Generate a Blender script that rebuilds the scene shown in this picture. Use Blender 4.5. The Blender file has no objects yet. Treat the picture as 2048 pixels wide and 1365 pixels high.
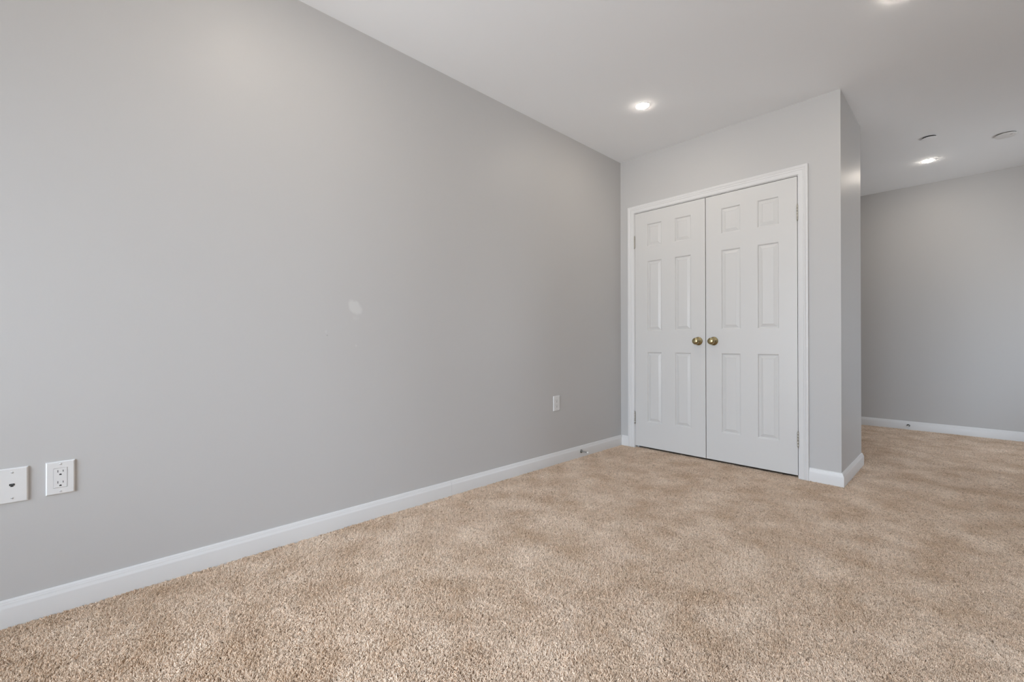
import bpy, math
import numpy as np
from mathutils import Matrix, Vector

S = bpy.context.scene
COL = S.collection
rng = np.random.default_rng(7)

# ------------------------------------------------------------------ camera
F_PX, YAW, PITCH, ROLL = 879.3, 0.807, 0.0017, -0.0022
CAM = Vector((2.186, -3.4538, 0.9235))
fw = Vector((-math.sin(YAW) * math.cos(PITCH), math.cos(YAW) * math.cos(PITCH), math.sin(PITCH)))
rt = Vector((math.cos(YAW), math.sin(YAW), 0.0))
up = rt.cross(fw)
r2 = math.cos(ROLL) * rt + math.sin(ROLL) * up
u2 = -math.sin(ROLL) * rt + math.cos(ROLL) * up
cd = bpy.data.cameras.new('camera')
cd.sensor_fit = 'HORIZONTAL'
cd.sensor_width = 36.0
cd.lens = F_PX / 2048.0 * 36.0
cd.clip_start = 0.02
cam = bpy.data.objects.new('camera', cd)
COL.objects.link(cam)
cam.matrix_world = Matrix(((r2.x, u2.x, -fw.x, CAM.x), (r2.y, u2.y, -fw.y, CAM.y), (r2.z, u2.z, -fw.z, CAM.z), (0, 0, 0, 1)))
S.camera = cam

# ------------------------------------------------------------------ view, world, light levels
S.view_settings.view_transform = 'Standard'
S.view_settings.look = 'None'
S.view_settings.gamma = 1.0
S.view_settings.use_curve_mapping = False
S.view_settings.exposure = 0.0
S.cycles.use_denoising = True
S.cycles.max_bounces = 14
S.cycles.diffuse_bounces = 10
S.cycles.sample_clamp_indirect = 8.0
S.cycles.caustics_reflective = False
S.cycles.caustics_refractive = False

SKY_COLOUR, GROUND_COLOUR, SKY_STRENGTH = (0.80, 0.92, 1.07), (0.86, 0.88, 0.91), 12.0   # overcast sky over pale ground
LAMP_COLOUR, LAMP_STRENGTH = (1.0, 0.90, 0.78), (190.0, 235.0, 195.0)   # room, passage, window end

w = bpy.data.worlds.new('overcast_sky')
S.world = w
w.use_nodes = True
bg = w.node_tree.nodes['Background']
wt = w.node_tree
tc = wt.nodes.new('ShaderNodeTexCoord'); sx = wt.nodes.new('ShaderNodeSeparateXYZ'); wr = wt.nodes.new('ShaderNodeMapRange')
wr.inputs['From Min'].default_value = -0.06; wr.inputs['From Max'].default_value = 0.06
wm = wt.nodes.new('ShaderNodeMix'); wm.data_type = 'RGBA'
wm.inputs[6].default_value = (*GROUND_COLOUR, 1); wm.inputs[7].default_value = (*SKY_COLOUR, 1)
wt.links.new(tc.outputs['Generated'], sx.inputs[0]); wt.links.new(sx.outputs['Z'], wr.inputs['Value'])
wz = wt.nodes.new('ShaderNodeMapRange'); wz.inputs['From Min'].default_value = 0.0; wz.inputs['From Max'].default_value = 1.0
wz.inputs['To Min'].default_value = 0.85; wz.inputs['To Max'].default_value = 2.0      # an overcast sky is brighter overhead
wv = wt.nodes.new('ShaderNodeVectorMath'); wv.operation = 'SCALE'; wv.inputs[0].default_value = SKY_COLOUR
wt.links.new(sx.outputs['Z'], wz.inputs['Value']); wt.links.new(wz.outputs[0], wv.inputs['Scale']); wt.links.new(wv.outputs[0], wm.inputs[7])
wt.links.new(wr.outputs[0], wm.inputs[0]); wt.links.new(wm.outputs[2], bg.inputs[0])
bg.inputs[1].default_value = SKY_STRENGTH

# room dimensions (metres): left wall x=0, closet front y=0, top of the carpet z=0
HC = 2.535            # ceiling
CW, CD_ = 1.6134, 0.727   # closet block: right corner, depth
YF = 2.730            # far wall of the passage
XR, YB = 4.05, -5.20  # right wall, window wall behind the camera
XL, XM, XRR, OT = 0.1431, 0.7584, 1.377, 2.045   # door opening: left, meeting line, right, top
ZF = -0.014           # subfloor under the pile
WIN = (0.30, 2.45, 0.12, 2.12)      # window behind the camera: x range, z range
FILL_WIN2 = (1.35, 2.25, 0.60, 1.75)    # unseen window added in the right wall to brighten the passage: y range, z range
FILL_WIN3 = (3.50, 3.86, 0.45, 1.85)    # unseen window added in the far wall for ceiling light: x range, z range

# portals: tell the renderer where the sky enters
def portal(loc, rot, a, b):
    l = bpy.data.lights.new('window_portal', 'AREA'); l.shape = 'RECTANGLE'; l.size, l.size_y = a, b; l.cycles.is_portal = True
    o = bpy.data.objects.new('window_portal', l); COL.objects.link(o); o.location = loc; o.rotation_euler = rot
portal(((WIN[0] + WIN[1]) / 2, YB - 0.13, (WIN[2] + WIN[3]) / 2), (math.radians(90), 0, 0), WIN[1] - WIN[0], WIN[3] - WIN[2])
for W_ in (FILL_WIN2,):
    portal((XR + 0.13, (W_[0] + W_[1]) / 2, (W_[2] + W_[3]) / 2), (math.radians(90), 0, math.radians(90)), W_[1] - W_[0], W_[3] - W_[2])

portal(((FILL_WIN3[0] + FILL_WIN3[1]) / 2, YF + 0.13, (FILL_WIN3[2] + FILL_WIN3[3]) / 2), (math.radians(-90), 0, 0), FILL_WIN3[1] - FILL_WIN3[0], FILL_WIN3[3] - FILL_WIN3[2])

# ------------------------------------------------------------------ helpers
def tag(o, label=None, cat=None, group=None, kind=None):
    if label: o['label'] = label
    if cat: o['category'] = cat
    if group: o['group'] = group
    if kind: o['kind'] = kind
    return o

class MB:
    """collects shapes and links them as one mesh object"""
    def __init__(s): s.v, s.f = [], []
    def add(s, vs, fs):
        k = len(s.v); s.v += [tuple(p) for p in vs]; s.f += [tuple(i + k for i in f) for f in fs]; return s
    def box(s, x0, x1, y0, y1, z0, z1):
        return s.add([(x0, y0, z0), (x1, y0, z0), (x1, y1, z0), (x0, y1, z0), (x0, y0, z1), (x1, y0, z1), (x1, y1, z1), (x0, y1, z1)],
                     [(0, 3, 2, 1), (4, 5, 6, 7), (0, 1, 5, 4), (1, 2, 6, 5), (2, 3, 7, 6), (3, 0, 4, 7)])
    def sweep(s, path, prof, close_ends=True):
        """path: list of (point, inward unit normal scaled for the mitre); prof: (out, rise) pairs; rise axis given per path"""
        n = len(prof); vs = []; fs = []
        for p, o, r in path:
            for a, b in prof: vs.append(Vector(p) + Vector(o) * a + Vector(r) * b)
        for i in range(len(path) - 1):
            for j in range(n - 1):
                fs.append((i * n + j, i * n + j + 1, (i + 1) * n + j + 1, (i + 1) * n + j))
            fs.append((i * n + n - 1, i * n, (i + 1) * n, (i + 1) * n + n - 1))
        if close_ends:
            fs.append(tuple(range(n - 1, -1, -1))); fs.append(tuple(range((len(path) - 1) * n, len(path) * n)))
        return s.add(vs, fs)
    def lathe(s, prof, c, axis=(0, 0, 1), seg=48, cap0=True, cap1=True):
        """prof: (radius, height along axis)"""
        ax = Vector(axis).normalized()
        a = ax.orthogonal().normalized(); b = ax.cross(a); c = Vector(c)
        vs = []; fs = []; n = len(prof)
        for k in range(seg):
            t = 2 * math.pi * k / seg; d = a * math.cos(t) + b * math.sin(t)
            for r, h in prof: vs.append(c + d * r + ax * h)
        for k in range(seg):
            k2 = (k + 1) % seg
            for j in range(n - 1): fs.append((k * n + j, k2 * n + j, k2 * n + j + 1, k * n + j + 1))
        if cap0: fs.append(tuple(k * n for k in range(seg - 1, -1, -1)))
        if cap1: fs.append(tuple(k * n + n - 1 for k in range(seg)))
        return s.add(vs, fs)
    def build(s, name, mat, parent=None, smooth=False, bevel=0, loc=None):
        me = bpy.data.meshes.new(name)
        vs = s.v
        if loc is not None: vs = [(p[0] - loc[0], p[1] - loc[1], p[2] - loc[2]) for p in vs]
        me.from_pydata(vs, [], s.f)
        me.update()
        import bmesh
        bm = bmesh.new(); bm.from_mesh(me); bmesh.ops.recalc_face_normals(bm, faces=bm.faces); bm.to_mesh(me); bm.free()
        me.materials.append(mat)
        o = bpy.data.objects.new(name, me); COL.objects.link(o)
        if loc is not None: o.location = loc
        if parent is not None:
            o.parent = parent
            # meshes are written in room coordinates; only a thing's Empty carries an offset
            if parent.parent is None: o.matrix_parent_inverse = Matrix.Translation(parent.location).inverted()
        if bevel:
            m = o.modifiers.new('edge', 'BEVEL'); m.width = bevel; m.segments = 2; m.limit_method = 'ANGLE'
        if smooth:
            me.polygons.foreach_set('use_smooth', [True] * len(me.polygons))
            me.set_sharp_from_angle(angle=math.radians(38))
        return o

def empty(name, loc, label, cat, group=None):
    o = bpy.data.objects.new(name, None); COL.objects.link(o); o.location = loc
    o.empty_display_size = 0.05
    return tag(o, label, cat, group)

def struct(o, label, cat): return tag(o, label, cat, kind='structure')

# ------------------------------------------------------------------ materials
def mat(name, col, rough=0.5, metal=0.0, spec=0.5, coat=0.0, bump=None, vary=None):
    m = bpy.data.materials.new(name); m.use_nodes = True
    nt = m.node_tree; b = nt.nodes['Principled BSDF']
    b.inputs['Base Color'].default_value = (*col, 1); b.inputs['Roughness'].default_value = rough
    b.inputs['Metallic'].default_value = metal; b.inputs['Specular IOR Level'].default_value = spec
    b.inputs['Coat Weight'].default_value = coat
    geo = nt.nodes.new('ShaderNodeNewGeometry')
    if vary:
        sc, amt = vary
        n = nt.nodes.new('ShaderNodeTexNoise'); n.inputs['Scale'].default_value = sc; n.inputs['Detail'].default_value = 4
        nt.links.new(geo.outputs['Position'], n.inputs['Vector'])
        r = nt.nodes.new('ShaderNodeMix'); r.data_type = 'RGBA'
        r.inputs[6].default_value = (*[c * (1 - amt) for c in col], 1); r.inputs[7].default_value = (*[min(1, c * (1 + amt)) for c in col], 1)
        nt.links.new(n.outputs['Fac'], r.inputs[0]); nt.links.new(r.outputs[2], b.inputs['Base Color'])
    if bump:
        sc, st, dist = bump
        n = nt.nodes.new('ShaderNodeTexNoise'); n.inputs['Scale'].default_value = sc; n.inputs['Detail'].default_value = 3
        nt.links.new(geo.outputs['Position'], n.inputs['Vector'])
        bp = nt.nodes.new('ShaderNodeBump'); bp.inputs['Strength'].default_value = st; bp.inputs['Distance'].default_value = dist
        nt.links.new(n.outputs['Fac'], bp.inputs['Height']); nt.links.new(bp.outputs['Normal'], b.inputs['Normal'])
    return m

WALL = (0.565, 0.560, 0.552)
M_wall = mat('grey_wall_paint', WALL, 0.44, spec=0.3, bump=(260, 0.06, 0.002), vary=(1.3, 0.012))
M_leftwall = mat('grey_wall_paint_patched', WALL, 0.44, spec=0.3, bump=(260, 0.06, 0.002))
M_ceil = mat('white_ceiling_paint', (0.89, 0.905, 0.92), 0.85, spec=0.2, bump=(220, 0.05, 0.002), vary=(1.1, 0.01))
M_white = mat('white_trim_paint', (0.76, 0.76, 0.755), 0.32, spec=0.45, vary=(3, 0.01))
M_door = mat('white_door_paint', (0.69, 0.685, 0.67), 0.36, spec=0.45, bump=(90, 0.03, 0.001), vary=(3, 0.01))
M_plastic = mat('white_plastic', (0.78, 0.78, 0.775), 0.3, vary=(30, 0.01))
M_dark = mat('dark_slot', (0.012, 0.012, 0.012), 0.6, vary=(50, 0.1))
M_grey = mat('grey_contact', (0.16, 0.16, 0.16), 0.5, vary=(50, 0.1))
M_brass = mat('antique_brass', (0.42, 0.355, 0.20), 0.24, metal=1.0, vary=(60, 0.12))
M_nickel = mat('satin_nickel', (0.50, 0.475, 0.42), 0.42, metal=1.0, vary=(60, 0.08))
M_steel = mat('dark_steel', (0.22, 0.215, 0.20), 0.35, metal=1.0, vary=(80, 0.15))
M_rubber = mat('white_rubber', (0.80, 0.79, 0.76), 0.6, vary=(40, 0.02))
M_closet = mat('closet_interior', (0.45, 0.44, 0.43), 0.7, vary=(3, 0.03))

# spackle patch and scuffs on the left wall (marks with a shape of their own)
def patch_marks():
    nt = M_leftwall.node_tree; b = nt.nodes['Principled BSDF']; L = nt.links
    geo = nt.nodes.new('ShaderNodeNewGeometry')
    big = nt.nodes.new('ShaderNodeTexNoise'); big.inputs['Scale'].default_value = 1.3; big.inputs['Detail'].default_value = 4
    L.new(geo.outputs['Position'], big.inputs['Vector'])
    base = nt.nodes.new('ShaderNodeMix'); base.data_type = 'RGBA'
    base.inputs[6].default_value = (*[c * 0.988 for c in WALL], 1); base.inputs[7].default_value = (*[c * 1.012 for c in WALL], 1)
    L.new(big.outputs['Fac'], base.inputs[0])
    cur = base.outputs[2]
    def blob(cy, cz, ry, rz, rot, col, soft, amt, nsc, namp):
        nonlocal cur
        mp = nt.nodes.new('ShaderNodeMapping'); mp.vector_type = 'TEXTURE'
        mp.inputs['Location'].default_value = (0, cy, cz); mp.inputs['Rotation'].default_value = (rot, 0, 0); mp.inputs['Scale'].default_value = (1, ry, rz)
        wn = nt.nodes.new('ShaderNodeTexNoise'); wn.inputs['Scale'].default_value = nsc; wn.inputs['Detail'].default_value = 3
        L.new(geo.outputs['Position'], wn.inputs['Vector'])
        sb = nt.nodes.new('ShaderNodeVectorMath'); sb.operation = 'SUBTRACT'; sb.inputs[1].default_value = (0.5, 0.5, 0.5)
        L.new(wn.outputs['Color'], sb.inputs[0])
        ml = nt.nodes.new('ShaderNodeVectorMath'); ml.operation = 'MULTIPLY_ADD'; ml.inputs[1].default_value = (0, namp, namp)
        L.new(sb.outputs[0], ml.inputs[0]); L.new(geo.outputs['Position'], ml.inputs[2])
        L.new(ml.outputs[0], mp.inputs['Vector'])
        ln = nt.nodes.new('ShaderNodeVectorMath'); ln.operation = 'LENGTH'
        L.new(mp.outputs[0], ln.inputs[0])
        mr = nt.nodes.new('ShaderNodeMapRange'); mr.inputs['From Min'].default_value = 1.0; mr.inputs['From Max'].default_value = 1.0 - soft
        mr.inputs['To Max'].default_value = amt
        L.new(ln.outputs['Value'], mr.inputs['Value'])
        mx = nt.nodes.new('ShaderNodeMix'); mx.data_type = 'RGBA'; mx.inputs[7].default_value = (*col, 1)
        L.new(mr.outputs[0], mx.inputs[0]); L.new(cur, mx.inputs[6]); cur = mx.outputs[2]
    blob(-2.474, 1.102, 0.048, 0.033, -0.75, (0.645, 0.645, 0.632), 0.35, 1.0, 30, 0.028)
    blob(-2.470, 1.045, 0.022, 0.020, 0.3, (0.64, 0.64, 0.63), 0.9, 0.35, 40, 0.03)
    blob(-2.617, 0.957, 0.0045, 0.0045, 0, (0.40, 0.40, 0.39), 0.6, 0.8, 80, 0.006)
    blob(-2.622, 0.975, 0.012, 0.010, 0.6, (0.63, 0.63, 0.62), 0.8, 0.5, 60, 0.02)
    blob(-2.470, 0.905, 0.006, 0.007, 0, (0.65, 0.65, 0.64), 0.6, 0.7, 80, 0.006)
    L.new(cur, b.inputs['Base Color'])
patch_marks()

def carpet_mat():
    m = bpy.data.materials.new('beige_carpet_yarn'); m.use_nodes = True
    nt = m.node_tree; b = nt.nodes['Principled BSDF']; L = nt.links
    b.inputs['Roughness'].default_value = 0.95; b.inputs['Specular IOR Level'].default_value = 0.1
    b.inputs['Sheen Weight'].default_value = 0.12; b.inputs['Sheen Roughness'].default_value = 0.6
    geo = nt.nodes.new('ShaderNodeNewGeometry'); oi = nt.nodes.new('ShaderNodeObjectInfo')
    n = nt.nodes.new('ShaderNodeTexNoise'); n.inputs['Scale'].default_value = 5.0; n.inputs['Detail'].default_value = 5; n.inputs['Roughness'].default_value = 0.6
    L.new(geo.outputs['Position'], n.inputs['Vector'])
    cr = nt.nodes.new('ShaderNodeValToRGB'); e = cr.color_ramp.elements
    e[0].position = 0.33; e[0].color = (0.680, 0.518, 0.375, 1); e[1].position = 0.66; e[1].color = (0.880, 0.745, 0.610, 1)
    L.new(n.outputs['Fac'], cr.inputs[0])
    r2_ = nt.nodes.new('ShaderNodeValToRGB'); e = r2_.color_ramp.elements
    e[0].position = 0.0; e[0].color = (0.62, 0.58, 0.54, 1); e[1].position = 1.0; e[1].color = (1.14, 1.14, 1.14, 1)
    a = r2_.color_ramp.elements.new(0.16); a.color = (0.90, 0.89, 0.88, 1)
    L.new(oi.outputs['Random'], r2_.inputs[0])
    mx = nt.nodes.new('ShaderNodeMix'); mx.data_type = 'RGBA'; mx.blend_type = 'MULTIPLY'; mx.inputs[0].default_value = 1
    L.new(cr.outputs[0], mx.inputs[6]); L.new(r2_.outputs[0], mx.inputs[7])
    fn = nt.nodes.new('ShaderNodeTexNoise'); fn.inputs['Scale'].default_value = 420; fn.inputs['Detail'].default_value = 2
    L.new(geo.outputs['Position'], fn.inputs['Vector'])
    fr = nt.nodes.new('ShaderNodeValToRGB'); e = fr.color_ramp.elements
    e[0].position = 0.32; e[0].color = (0.62, 0.59, 0.56, 1); e[1].position = 0.62; e[1].color = (1.08, 1.08, 1.08, 1)
    L.new(fn.outputs['Fac'], fr.inputs[0])
    my = nt.nodes.new('ShaderNodeMix'); my.data_type = 'RGBA'; my.blend_type = 'MULTIPLY'; my.inputs[0].default_value = 1
    L.new(mx.outputs[2], my.inputs[6]); L.new(fr.outputs[0], my.inputs[7])
    L.new(my.outputs[2], b.inputs['Base Color'])
    return m
M_carpet = carpet_mat()
M_backing = mat('carpet_backing', (0.46, 0.35, 0.26), 0.95, spec=0.1, bump=(150, 0.6, 0.01), vary=(60, 0.25))

def emit_mat(strength):
    m = bpy.data.materials.new('led_lens'); m.use_nodes = True
    b = m.node_tree.nodes['Principled BSDF']
    b.inputs['Base Color'].default_value = (0.9, 0.9, 0.9, 1)
    b.inputs['Emission Color'].default_value = (*LAMP_COLOUR, 1); b.inputs['Emission Strength'].default_value = strength
    return m
M_led = [emit_mat(k) for k in LAMP_STRENGTH]

def glass_mat():
    m = bpy.data.materials.new('window_glass'); m.use_nodes = True
    nt = m.node_tree; nt.nodes.clear()
    o = nt.nodes.new('ShaderNodeOutputMaterial'); t = nt.nodes.new('ShaderNodeBsdfTransparent'); g = nt.nodes.new('ShaderNodeBsdfGlossy')
    g.inputs['Roughness'].default_value = 0.0
    f = nt.nodes.new('ShaderNodeFresnel'); f.inputs['IOR'].default_value = 1.45
    mx = nt.nodes.new('ShaderNodeMixShader')
    nt.links.new(f.outputs[0], mx.inputs[0]); nt.links.new(t.outputs[0], mx.inputs[1]); nt.links.new(g.outputs[0], mx.inputs[2]); nt.links.new(mx.outputs[0], o.inputs[0])
    return m
M_glass = glass_mat()

# ------------------------------------------------------------------ room shell
T = 0.12
struct(MB().box(-T, XR + T, YB - T, YF + T, ZF - 0.1, ZF).build('floor', M_backing), 'beige carpeted floor of the whole room', 'floor')
struct(MB().box(-T, XR + T, YB - T, YF + T, HC, HC + 0.1).build('ceiling', M_ceil), 'smooth white painted ceiling', 'ceiling')
struct(MB().box(-T, 0, YB - T, YF + T, ZF, HC).build('wall_left', M_leftwall), 'long plain grey wall with a spackle patch', 'wall')
b = MB(); ye = YB - T
for y0, y1, z0, z1 in (FILL_WIN2,):
    b.box(XR, XR + T, ye, y0, ZF, HC).box(XR, XR + T, y0, y1, ZF, z0).box(XR, XR + T, y0, y1, z1, HC); ye = y1
b.box(XR, XR + T, ye, YF + T, ZF, HC)
struct(b.build('wall_right', M_wall), 'grey wall on the right, out of the picture', 'wall')
x0, x1, z0, z1 = FILL_WIN3
struct(MB().box(0, x0, YF, YF + T, ZF, HC).box(x1, XR, YF, YF + T, ZF, HC).box(x0, x1, YF, YF + T, ZF, z0).box(x0, x1, YF, YF + T, z1, HC).build('wall_far', M_wall), 'dim grey wall at the end of the passage beyond the closet', 'wall')
b = MB(); x0, x1, z0, z1 = WIN
b.box(0, x0, YB - T, YB, ZF, HC).box(x1, XR, YB - T, YB, ZF, HC).box(x0, x1, YB - T, YB, ZF, z0).box(x0, x1, YB - T, YB, z1, HC)
struct(b.build('wall_back', M_wall), 'grey window wall behind the camera', 'wall')
# closet block
J = 0.018; TW = 0.115
b = MB()
b.box(0, XL - J, 0, TW, ZF, HC).box(XRR + J, CW, 0, TW, ZF, HC).box(XL - J, XRR + J, 0, TW, OT + J, HC)
struct(b.build('wall_closet', M_wall), 'grey wall around the white closet double doors', 'wall')
struct(MB().box(CW - TW, CW, TW, CD_, ZF, HC).build('wall_side', M_wall), 'narrow shaded grey side wall of the closet block', 'wall')
struct(MB().box(0, CW - TW, CD_ - TW, CD_, ZF, HC).build('wall_rear', M_wall), 'grey rear wall of the closet block', 'wall')

# window behind the camera
wf = MB()
for (a0, a1, c0, c1) in ((x0, x1, z0, z0 + .05), (x0, x1, z1 - .05, z1), (x0, x0 + .05, z0 + .05, z1 - .05), (x1 - .05, x1, z0 + .05, z1 - .05),
                         ((x0 + x1) / 2 - .03, (x0 + x1) / 2 + .03, z0 + .05, z1 - .05)):
    wf.box(a0, a1, YB - .09, YB - .03, c0, c1)
win = struct(wf.build('window_1', M_white), 'white framed window behind the camera', 'window')
MB().box(x0 + .05, (x0 + x1) / 2 - .03, YB - .063, YB - .058, z0 + .05, z1 - .05).build('pane', M_glass, win)
MB().box((x0 + x1) / 2 + .03, x1 - .05, YB - .063, YB - .058, z0 + .05, z1 - .05).build('pane', M_glass, win)

x0, x1, z0, z1 = FILL_WIN3
wf = MB()
for (a0, a1, c0, c1) in ((x0, x1, z0, z0 + .05), (x0, x1, z1 - .05, z1), (x0, x0 + .05, z0 + .05, z1 - .05), (x1 - .05, x1, z0 + .05, z1 - .05)):
    wf.box(a0, a1, YF + .03, YF + .09, c0, c1)
win = struct(wf.build('fill_window_3', M_white), 'unseen white framed window added in the far wall to light the passage ceiling', 'window')
MB().box(x0 + .05, x1 - .05, YF + .058, YF + .063, z0 + .05, z1 - .05).build('pane', M_glass, win)
for nm_, lb_, (y0, y1, z0, z1) in (('fill_window_2', 'unseen white framed window added in the right wall to light the passage', FILL_WIN2),):
    wf = MB(); ym = (y0 + y1) / 2
    for (a0, a1, c0, c1) in ((y0, y1, z0, z0 + .05), (y0, y1, z1 - .05, z1), (y0, y0 + .05, z0 + .05, z1 - .05), (y1 - .05, y1, z0 + .05, z1 - .05), (ym - .03, ym + .03, z0 + .05, z1 - .05)):
        wf.box(XR + .03, XR + .09, a0, a1, c0, c1)
    win = struct(wf.build(nm_, M_white), lb_, 'window')
    MB().box(XR + .058, XR + .063, y0 + .05, ym - .03, z0 + .05, z1 - .05).build('pane', M_glass, win)
    MB().box(XR + .058, XR + .063, ym + .03, y1 - .05, z0 + .05, z1 - .05).build('pane', M_glass, win)

# ------------------------------------------------------------------ baseboards
BP = [(0, ZF), (0.0145, ZF), (0.0145, 0.0565), (0.0138, 0.0595), (0.0115, 0.0640), (0.0098, 0.0690), (0.0092, 0.0725), (0.0076, 0.0735),
      (0.0070, 0.0768), (0.0058, 0.0800), (0.0040, 0.0822), (0.0, 0.0825)]
def base(name, pts, label, smooth=True, prof=BP):
    """pts along the wall, room on the left of the walking direction; mitred at corners"""
    P = [Vector((p[0], p[1], 0)) for p in pts]; n = len(P); path = []
    seg = [(P[i + 1] - P[i]).normalized() for i in range(n - 1)]
    nor = [Vector((-d.y, d.x, 0)) for d in seg]
    for i in range(n):
        if i == 0: o = nor[0]
        elif i == n - 1: o = nor[-1]
        else:
            o = (nor[i - 1] + nor[i]).normalized(); o = o / o.dot(nor[i])
        path.append((P[i], o, Vector((0, 0, 1))))
    return path
def mkbase(name, runs, label):
    b = MB()
    for r in runs: b.sweep(base(name, r, label), BP)
    return struct(b.build(name, M_white, smooth=True), label, 'baseboard')
CASE_W = 0.058; REV = 0.0045
cl, crr = XL - REV - CASE_W, XRR + REV + CASE_W
mkbase('baseboard_left', [[(0, 0), (0, -1.8805)], [(0, -1.8815), (0, YB)]], 'white moulded baseboard along the long grey wall, with a joint')
mkbase('baseboard_corner', [[(cl, 0), (0.0146, 0)]], 'short white baseboard between wall corner and closet casing')
mkbase('baseboard_closet', [[(0, CD_), (CW, CD_), (CW, 0), (crr, 0)]], 'white baseboard wrapping the outer corner of the closet block')
mkbase('baseboard_far', [[(XR, YF), (0, YF)]], 'white baseboard along the dim far wall')
mkbase('baseboard_right', [[(XR, YB), (XR, YF - .015)]], 'white baseboard along the right wall')
mkbase('baseboard_back', [[(.015, YB), (XR - .015, YB)]], 'white baseboard below the window')

# ------------------------------------------------------------------ closet door casing and jamb
CP = [(0, 0), (0, .0080), (.0025, .0100), (.0255, .0115), (.0262, .0142), (.0300, .0150), (.0320, .0120), (.0365, .0125), (.0405, .0170),
      (.0440, .0186), (.0470, .0170), (.0485, .0182), (.0550, .0182), (.0575, .0162), (.058, .0140), (.058, 0)]
b = MB(); a0, a1, at = XL - REV, XRR + REV, OT + REV
b.sweep([((a0, 0, ZF), (-1, 0, 0), (0, -1, 0)), ((a0, 0, at), (-1, 0, 1), (0, -1, 0)), ((a1, 0, at), (1, 0, 1), (0, -1, 0)), ((a1, 0, ZF), (1, 0, 0), (0, -1, 0))], CP)
struct(b.build('trim_1', M_white, smooth=True), 'white moulded casing framing the closet double doors', 'door casing')
b = MB()
b.box(XL - J, XL, 0.0005, TW, ZF, OT + J).box(XRR, XRR + J, 0.0005, TW, ZF, OT + J).box(XL, XRR, 0.0005, TW, OT, OT + J)
b.box(XL, XL + .012, .043, .08, ZF, OT).box(XRR - .012, XRR, .043, .08, ZF, OT).box(XL + .012, XRR - .012, .043, .08, OT - .012, OT)
jb = struct(b.build('trim_2', M_white), 'white jamb lining the closet door opening', 'door jamb')
MB().box(XM + .004, XM + .045, .004, .030, OT - .0035, OT + .001).build('strike_plate', M_dark, jb)

# ------------------------------------------------------------------ closet doors
ROWS = ((0.229, 0.834), (1.013, 1.618), (1.737, 1.936))
def leaf(name, lx0, lx1, cols, hinge_x, knob_x, label, zt):
    yf = 0.001; yb = yf + 0.035; zb = 0.014
    xs = sorted([lx0, lx1] + [c for p in cols for c in p]); zs = sorted([zb, zt] + [c for p in ROWS for c in p])
    b = MB(); vs = []; fs = []; idx = {}
    def V(x, y, z):
        k = (round(x, 5), round(y, 5), round(z, 5))
        if k not in idx: idx[k] = len(vs); vs.append((x, y, z))
        return idx[k]
    pset = {(c[0], r[0]) for c in cols for r in ROWS}
    rings = ((0.0, 0.0), (0.0025, 0.0004), (0.0060, 0.0030), (0.0080, 0.0088), (0.0100, 0.0100), (0.0140, 0.0100), (0.0155, 0.0088), (0.035, 0.0018), (0.0362, 0.0032))
    for i in range(len(xs) - 1):
        for j in range(len(zs) - 1):
            xa, xb, za, zb_ = xs[i], xs[i + 1], zs[j], zs[j + 1]
            if (xa, za) in pset:
                prev = None
                for off, dep in rings:
                    q = [V(xa + off, yf + dep, za + off), V(xb - off, yf + dep, za + off), V(xb - off, yf + dep, zb_ - off), V(xa + off, yf + dep, zb_ - off)]
                    if prev:
                        for k in range(4): fs.append((prev[k], prev[(k + 1) % 4], q[(k + 1) % 4], q[k]))
                    prev = q
                fs.append(tuple(prev))
            else:
                fs.append((V(xa, yf, za), V(xb, yf, za), V(xb, yf, zb_), V(xa, yf, zb_)))
    # sides and back
    B = [V(lx0, yb, zb), V(lx1, yb, zb), V(lx1, yb, zt), V(lx0, yb, zt)]
    fs.append((B[0], B[3], B[2], B[1]))
    fs.append(tuple([V(x, yf, zb) for x in xs][::-1]) + (B[0], B[1]))
    fs.append(tuple([V(x, yf, zt) for x in xs]) + (B[2], B[3]))
    fs.append(tuple([V(lx0, yf, z) for z in zs]) + (B[3], B[0]))
    fs.append(tuple([V(lx1, yf, z) for z in zs][::-1]) + (B[1], B[2]))
    b.add(vs, fs)
    d = struct(b.build(name, M_door), label, 'door')
    # knob: rose, neck, ball
    kz = 0.925
    kp = MB().lathe([(0.0335, 0), (0.0335, .003), (.032, .006), (.028, .0085), (.024, .0095), (.0215, .0115), (.017, .013), (.0125, .0165), (.0105, .022), (.0105, .030),
                     (.0125, .034), (.019, .0375), (.0245, .043), (.0268, .050), (.0262, .056), (.0232, .0615), (.018, .0652), (.011, .0672), (.004, .0678)],
                    (knob_x, yf, kz), (0, -1, 0), 40).build('door_knob', M_brass, d, smooth=True)
    kp['label'] = 'round antique brass knob'
    for hz in (1.795, 0.257):
        h = MB()
        n = 5; hh = 0.1; s = hh / n
        for k in range(n):
            h.lathe([(.0052, .0006), (.0058, .0014), (.0058, s - .0014), (.0052, s - .0006)], (hinge_x, -.0035, hz - hh / 2 + k * s), seg=16)
        h.lathe([(.003, 0), (.003, .003), (.0045, .005), (.003, .008), (.0008, .009)], (hinge_x, -.0035, hz + hh / 2 - .001), seg=12)
        h.lathe([(.003, 0), (.003, .003), (.0045, .005), (.003, .008), (.0008, .009)], (hinge_x, -.0035, hz - hh / 2 + .001), (0, 0, -1), seg=12)
        sgn = 1 if hinge_x < XM else -1
        h.box(min(hinge_x, hinge_x + sgn * .0055), max(hinge_x, hinge_x + sgn * .0055), -.002, .0025, hz - hh / 2, hz + hh / 2)
        ho = h.build('hinge', M_nickel, d, smooth=True); ho['label'] = 'nickel butt hinge'
    return d
leaf('door_1', XL + .0025, XM - .0026, ((.257, .395), (.505, .645)), XL - .001, XM - .0575, 'left leaf of the white six-panel closet doors', OT - .004)
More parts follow.
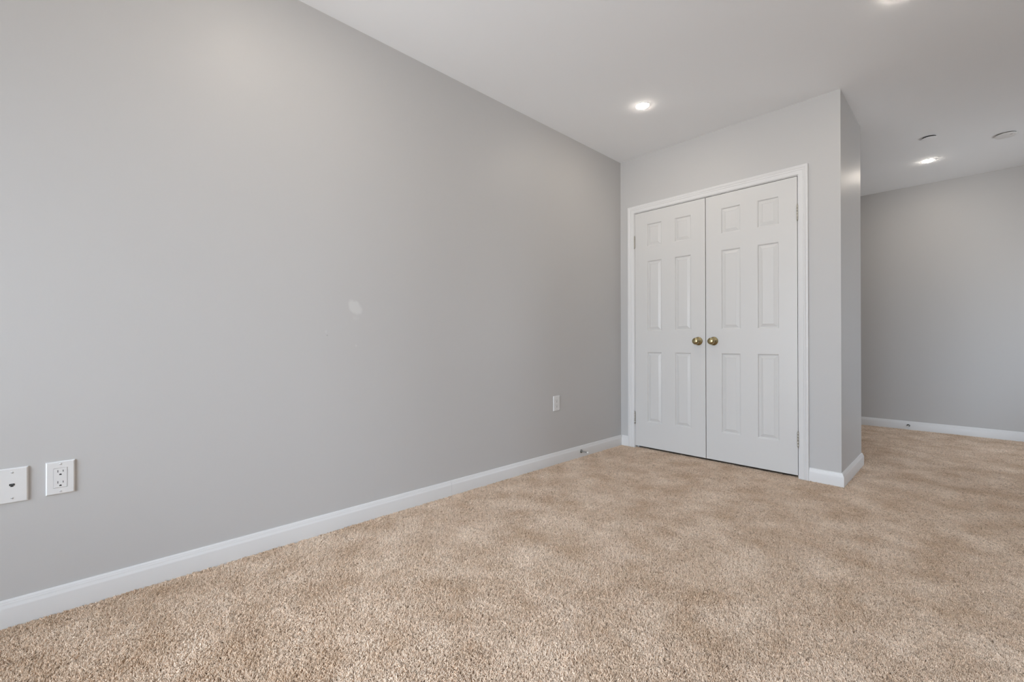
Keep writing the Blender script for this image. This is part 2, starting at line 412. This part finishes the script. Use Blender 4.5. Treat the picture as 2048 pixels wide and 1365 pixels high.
leaf('door_2', XM + .0026, XRR - .0035, ((.873, 1.014), (1.124, 1.264)), XRR - .001, XM + .0605, 'right leaf of the white six-panel closet doors, nearer the outer corner', OT - .0045)

# ------------------------------------------------------------------ wall plates (on the left wall, facing +x)
def plate_mesh(cy, cz, wy, hz, t=0.0055, e=0.0035, hole=None):
    """wall plate with chamfered rim"""
    b = MB(); y0, y1, z0, z1 = cy - wy / 2, cy + wy / 2, cz - hz / 2, cz + hz / 2
    rings = [(0, 0.0), (0, .0018), (.0008, .0032), (e * .6, t - .0006), (e, t)]
    vs = []; fs = []
    def ring(o, x, r=None):
        k = len(vs)
        vs.extend([(x, y0 + o, z0 + o), (x, y1 - o, z0 + o), (x, y1 - o, z1 - o), (x, y0 + o, z1 - o)]); return k
    ks = [ring(o, x) for o, x in rings]
    for a, c in zip(ks, ks[1:]):
        for k in range(4): fs.append((a + k, a + (k + 1) % 4, c + (k + 1) % 4, c + k))
    if hole:
        hw, hh = hole
        k = len(vs); 
        vs.extend([(t, cy - hw / 2, cz - hh / 2), (t, cy + hw / 2, cz - hh / 2), (t, cy + hw / 2, cz + hh / 2), (t, cy - hw / 2, cz + hh / 2)])
        m = len(vs); vs.extend([(t - .003, *v[1:]) for v in vs[k:k + 4]])
        for i in range(4):
            fs.append((ks[-1] + i, ks[-1] + (i + 1) % 4, k + (i + 1) % 4, k + i)); fs.append((k + i, k + (i + 1) % 4, m + (i + 1) % 4, m + i))
    else: fs.append(tuple(range(ks[-1], ks[-1] + 4)))
    fs.append((ks[0] + 3, ks[0] + 2, ks[0] + 1, ks[0]))
    return b.add(vs, fs)
def screw(cy, cz, parent, x=0.0055):
    s = MB().lathe([(.0034, -.0005), (.0034, .0004), (.0028, .0009), (.0008, .0011)], (x, cy, cz), (1, 0, 0), 20).build('screw', M_plastic, parent, smooth=True)
    MB().box(x + .0007, x + .00125, cy - .0028, cy + .0028, cz - .0006, cz + .0006).build('slot', M_grey, s)
def receptacle_outlet(cy, cz, wy, hz, label):
    o = empty('wall_outlet', (0, cy, cz), label, 'outlet', 'electrical outlets')
    plate_mesh(cy, cz, wy, hz, hole=(.0345, .0680)).build('wall_plate', M_plastic, o)
    r = MB().box(.0004, .0060, cy - .0166, cy + .0166, cz - .0333, cz + .0333).build('receptacle', M_plastic, o, bevel=.0007)
    for s in (1, -1):
        c = cz + s * .0190 + .004
        for dy, hh in ((-.0064, .0080), (.0064, .0068)):
            MB().box(.0052, .00612, cy + dy - .0011, cy + dy + .0011, c - hh / 2, c + hh / 2).build('blade_slot', M_grey, r)
        g = []
        for k in range(13):
            t = math.pi * k / 12; g.append((math.cos(t) * .0031, math.sin(t) * .0029))
        g += [(-.0031, -.0018), (.0031, -.0018)]
        n = len(g); zc = c - .0118
        MB().add([(.0052, cy + p, zc + q) for p, q in g] + [(.00614, cy + p, zc + q) for p, q in g],
                 [tuple(range(n)), tuple(range(2 * n - 1, n - 1, -1))] + [(k, (k + 1) % n, n + (k + 1) % n, n + k) for k in range(n)]).build('ground_hole', M_dark, r)
    screw(cy, cz + hz / 2 - .0098, o); screw(cy, cz - hz / 2 + .0098, o)
    return o
receptacle_outlet(-3.5300, 0.4565, .0710, .1130, 'white double outlet low on the grey wall beside the jack plate')
receptacle_outlet(-0.8945, 0.4540, .0720, .1130, 'small white outlet on the grey wall near the closet corner')

jy, jz = -3.6415, 0.4540
o = empty('wall_jack', (0, jy, jz), 'white wall plate with one small jack, cut by the left picture edge', 'jack plate')
plate_mesh(jy, jz, .0720, .1140).build('wall_plate', M_plastic, o)
jk = MB().box(.0052, .0061, jy - .0060, jy + .0060, jz - .0002, jz + .0062).box(.0052, .0061, jy - .0032, jy + .0032, jz - .0036, jz).build('jack_socket', M_dark, o)
MB().box(.0058, .00635, jy - .0042, jy + .0042, jz + .0016, jz + .0036).build('contact', M_grey, jk)
screw(jy, jz + .0425, o); screw(jy, jz - .0415, o)

# ------------------------------------------------------------------ door stops on the baseboards
def door_stop(loc, ax, label, ln=0.075):
    o = empty('door_stop', loc, label, 'door stop', 'baseboard door stops')
    MB().lathe([(.0135, -.0002), (.0135, .0025), (.0125, .0042), (.0090, .0065), (.0062, .0110), (.0050, .018)], loc, ax, 28).build('flange', M_steel, o, smooth=True)
    sp = []
    n = 26
    for k in range(n + 1):
        h = .016 + (ln - .016) * k / n
        sp.append((.0047 if k % 2 else .0040, h))
    MB().lathe(sp, loc, ax, 20).build('rod', M_steel, o, smooth=True)
    MB().lathe([(.0058, ln - .001), (.0066, ln + .001), (.0066, ln + .009), (.0052, ln + .012), (.001, ln + .0125)], loc, ax, 20).build('rubber_tip', M_rubber, o, smooth=True)
door_stop((0.0145, -0.606, 0.042), (1, 0, 0.0), 'metal door stop with white tip on the left baseboard near the closet', .060)
door_stop((1.731, YF - .0145, 0.040), (0, -1, 0), 'small metal door stop on the far baseboard in the passage', .060)

# ------------------------------------------------------------------ ceiling fittings
def downlight(x, y, label, k=0):
    o = empty('downlight', (x, y, HC), label, 'downlight', 'recessed ceiling downlights')
    MB().lathe([(.0520, 0), (.0517, .0006), (.0490, .0011), (.0440, .0013), (.0385, .0012), (.0375, .0006), (.0374, 0)], (x, y, HC), (0, 0, -1), 56, False, False).build('trim_ring', M_ceil, o, smooth=True)
    l = MB().lathe([(.0372, .0002), (.0370, .0016), (.0358, .0032), (.0325, .0048), (.0270, .0060), (.0190, .0068), (.0100, .0072), (.001, .0073)], (x, y, HC), (0, 0, -1), 56).build('lens', M_led[k], o)
    l['label'] = 'glowing white lens'
    return o
downlight(0.637, -0.730, 'glowing recessed ceiling downlight in front of the closet doors')
downlight(1.925, 1.957, 'glowing recessed ceiling downlight in the passage beyond the closet', 1)
downlight(1.969, -0.750, 'glowing recessed ceiling downlight cut off by the top picture edge')
downlight(0.637, -2.900, 'recessed ceiling downlight above the picture, near the window end of the long wall', 2)
downlight(1.967, -2.900, 'recessed ceiling downlight above the picture, over the camera', 2)

c = (1.961, 1.337, HC)
o = empty('sprinkler', c, 'small white disc with a dark gap on the ceiling, left of the wider disc', 'sprinkler cover')
MB().lathe([(.0405, 0), (.0405, .0095)], c, (0, 0, -1), 40).build('cup', M_dark, o, smooth=True)
MB().lathe([(.0440, .0093), (.0460, .0097), (.0460, .0105), (.0440, .0111), (.001, .0115)], c, (0, 0, -1), 48).build('cover_plate', M_ceil, o, smooth=True)
c = (2.377, 1.702, HC)
o = empty('smoke_detector', c, 'wide flat white disc on the passage ceiling near the right picture edge', 'smoke detector')
MB().lathe([(.0560, 0), (.0560, .0065)], c, (0, 0, -1), 48).build('mounting_base', M_steel, o, smooth=True)
MB().lathe([(.0595, .0068), (.0605, .0074), (.0605, .0098), (.0580, .0120), (.0520, .0130), (.001, .0140)], c, (0, 0, -1), 56).build('housing', M_plastic, o, smooth=True)
MB().box(c[0] + .022, c[0] + .034, c[1] - .022, c[1] - .018, HC - .0142, HC - .0128).build('vent_slot', M_grey, o)

# ------------------------------------------------------------------ carpet pile
def vnoise(x, y, cell, seed):
    r = np.random.default_rng(seed); g = r.random((512, 512)).astype(np.float32)
    u, v = x / cell + 200, y / cell + 200
    i, j = np.floor(u).astype(int), np.floor(v).astype(int); a, c_ = u - i, v - j
    a = a * a * (3 - 2 * a); c_ = c_ * c_ * (3 - 2 * c_); i %= 511; j %= 511
    return (g[i, j] * (1 - a) + g[i + 1, j] * a) * (1 - c_) + (g[i, j + 1] * (1 - a) + g[i + 1, j + 1] * a) * c_
SP = 0.0058
gx, gy = np.meshgrid(np.arange(0.012, 3.35, SP), np.arange(-3.75, YF - .014, SP))
px = (gx + rng.uniform(-.42, .42, gx.shape) * SP).ravel(); py = (gy + rng.uniform(-.42, .42, gy.shape) * SP).ravel()
keep = (px > .0165) & (py < YF - .0165)
keep &= ~((px < CW + .0165) & (py > -.0165) & (py < CD_ + .0165)) | ((px > XL + .002) & (px < XRR - .002) & (py > -.0165) & (py < .03))
keep &= ~((px < 1.35) & (py > CD_))
# what the camera (or one a step to its side) can see of it
ang = np.arctan2(-(px - CAM.x), py - CAM.y + 0.35)
keep &= (ang > -0.30)
keep &= ~((py < -3.2) & (px > 2.3))
px, py = px[keep], py[keep]
N = len(px)
n1 = vnoise(px, py, .11, 1) * .6 + vnoise(px, py, .04, 2) * .4
n2 = vnoise(px, py, .30, 3) * .6 + vnoise(px, py, .09, 4) * .4
tilt = np.radians(20 + 56 * (n1 - .5) + rng.normal(0, 10, N)).clip(-0.3, 0.95)
azi = 2 * math.pi * 1.4 * n2 + rng.normal(0, 0.9, N)
sl = rng.uniform(.80, 1.2, N)
pz = -.0070 - .0022 * rng.random(N) + .0012 * (n2 - .5)
co = np.stack([px, py, pz], 1).astype(np.float32)
rot = np.stack([np.zeros(N), tilt, azi], 1).astype(np.float32)
scl = np.stack([sl, sl, sl * rng.uniform(.85, 1.2, N)], 1).astype(np.float32)
me = bpy.data.meshes.new('carpet_pile')
me.vertices.add(N); me.vertices.foreach_set('co', co.ravel())
for nm, arr in (('tuft_rot', rot), ('tuft_scale', scl)):
    at_ = me.attributes.new(nm, 'FLOAT_VECTOR', 'POINT'); at_.data.foreach_set('vector', arr.ravel())
me.materials.append(M_carpet)
pile = bpy.data.objects.new('carpet_pile', me); COL.objects.link(pile)
tag(pile, 'beige shaggy carpet pile covering the whole floor', 'carpet', kind='stuff')
ng = bpy.data.node_groups.new('carpet_tufts', 'GeometryNodeTree')
ng.interface.new_socket('Geometry', in_out='INPUT', socket_type='NodeSocketGeometry')
ng.interface.new_socket('Geometry', in_out='OUTPUT', socket_type='NodeSocketGeometry')
gi = ng.nodes.new('NodeGroupInput'); go = ng.nodes.new('NodeGroupOutput')
ico = ng.nodes.new('GeometryNodeMeshIcoSphere'); ico.inputs['Radius'].default_value = 1.0; ico.inputs['Subdivisions'].default_value = 2
sm = ng.nodes.new('GeometryNodeSetShadeSmooth'); smt = ng.nodes.new('GeometryNodeSetMaterial'); smt.inputs['Material'].default_value = M_carpet
pick = ng.nodes.new('GeometryNodeJoinGeometry')
for k in range(5):                                   # five different tufts, each of six leaning yarn ends
    jn = ng.nodes.new('GeometryNodeJoinGeometry')
    for q in range(6):
        tr = ng.nodes.new('GeometryNodeTransform'); a = 2 * math.pi * (q + rng.random() * .7) / 6; r_ = .0033 * math.sqrt(rng.random())
        tr.inputs['Translation'].default_value = (r_ * math.cos(a), r_ * math.sin(a), rng.uniform(-.0016, .0012))
        tr.inputs['Rotation'].default_value = (0, math.radians(rng.uniform(5, 68)), rng.uniform(0, 6.28))
        tr.inputs['Scale'].default_value = (rng.uniform(.00085, .0012), rng.uniform(.0011, .0016), rng.uniform(.0040, .0062))
        ng.links.new(smt.outputs['Geometry'], tr.inputs['Geometry']); ng.links.new(tr.outputs['Geometry'], jn.inputs[0])
    gti = ng.nodes.new('GeometryNodeGeometryToInstance')
    ng.links.new(jn.outputs[0], gti.inputs[0]); ng.links.new(gti.outputs[0], pick.inputs[0])
m2p = ng.nodes.new('GeometryNodeMeshToPoints')
iop = ng.nodes.new('GeometryNodeInstanceOnPoints')
ar = ng.nodes.new('GeometryNodeInputNamedAttribute'); ar.data_type = 'FLOAT_VECTOR'; ar.inputs['Name'].default_value = 'tuft_rot'
asx = ng.nodes.new('GeometryNodeInputNamedAttribute'); asx.data_type = 'FLOAT_VECTOR'; asx.inputs['Name'].default_value = 'tuft_scale'
e2r = ng.nodes.new('FunctionNodeEulerToRotation')
L = ng.links
L.new(ico.outputs['Mesh'], sm.inputs['Geometry']); L.new(sm.outputs['Geometry'], smt.inputs['Geometry'])
L.new(gi.outputs[0], m2p.inputs['Mesh']); L.new(m2p.outputs[0], iop.inputs['Points'])
L.new(pick.outputs[0], iop.inputs['Instance']); iop.inputs['Pick Instance'].default_value = True
rix = ng.nodes.new('FunctionNodeRandomValue'); rix.data_type = 'INT'
rix.inputs[4].default_value = 0; rix.inputs[5].default_value = 4
L.new(rix.outputs[2], iop.inputs['Instance Index'])
L.new(ar.outputs['Attribute'], e2r.inputs[0]); L.new(e2r.outputs[0], iop.inputs['Rotation'])
L.new(asx.outputs['Attribute'], iop.inputs['Scale'])
L.new(iop.outputs['Instances'], go.inputs[0])
md = pile.modifiers.new('tufts', 'NODES'); md.node_group = ng
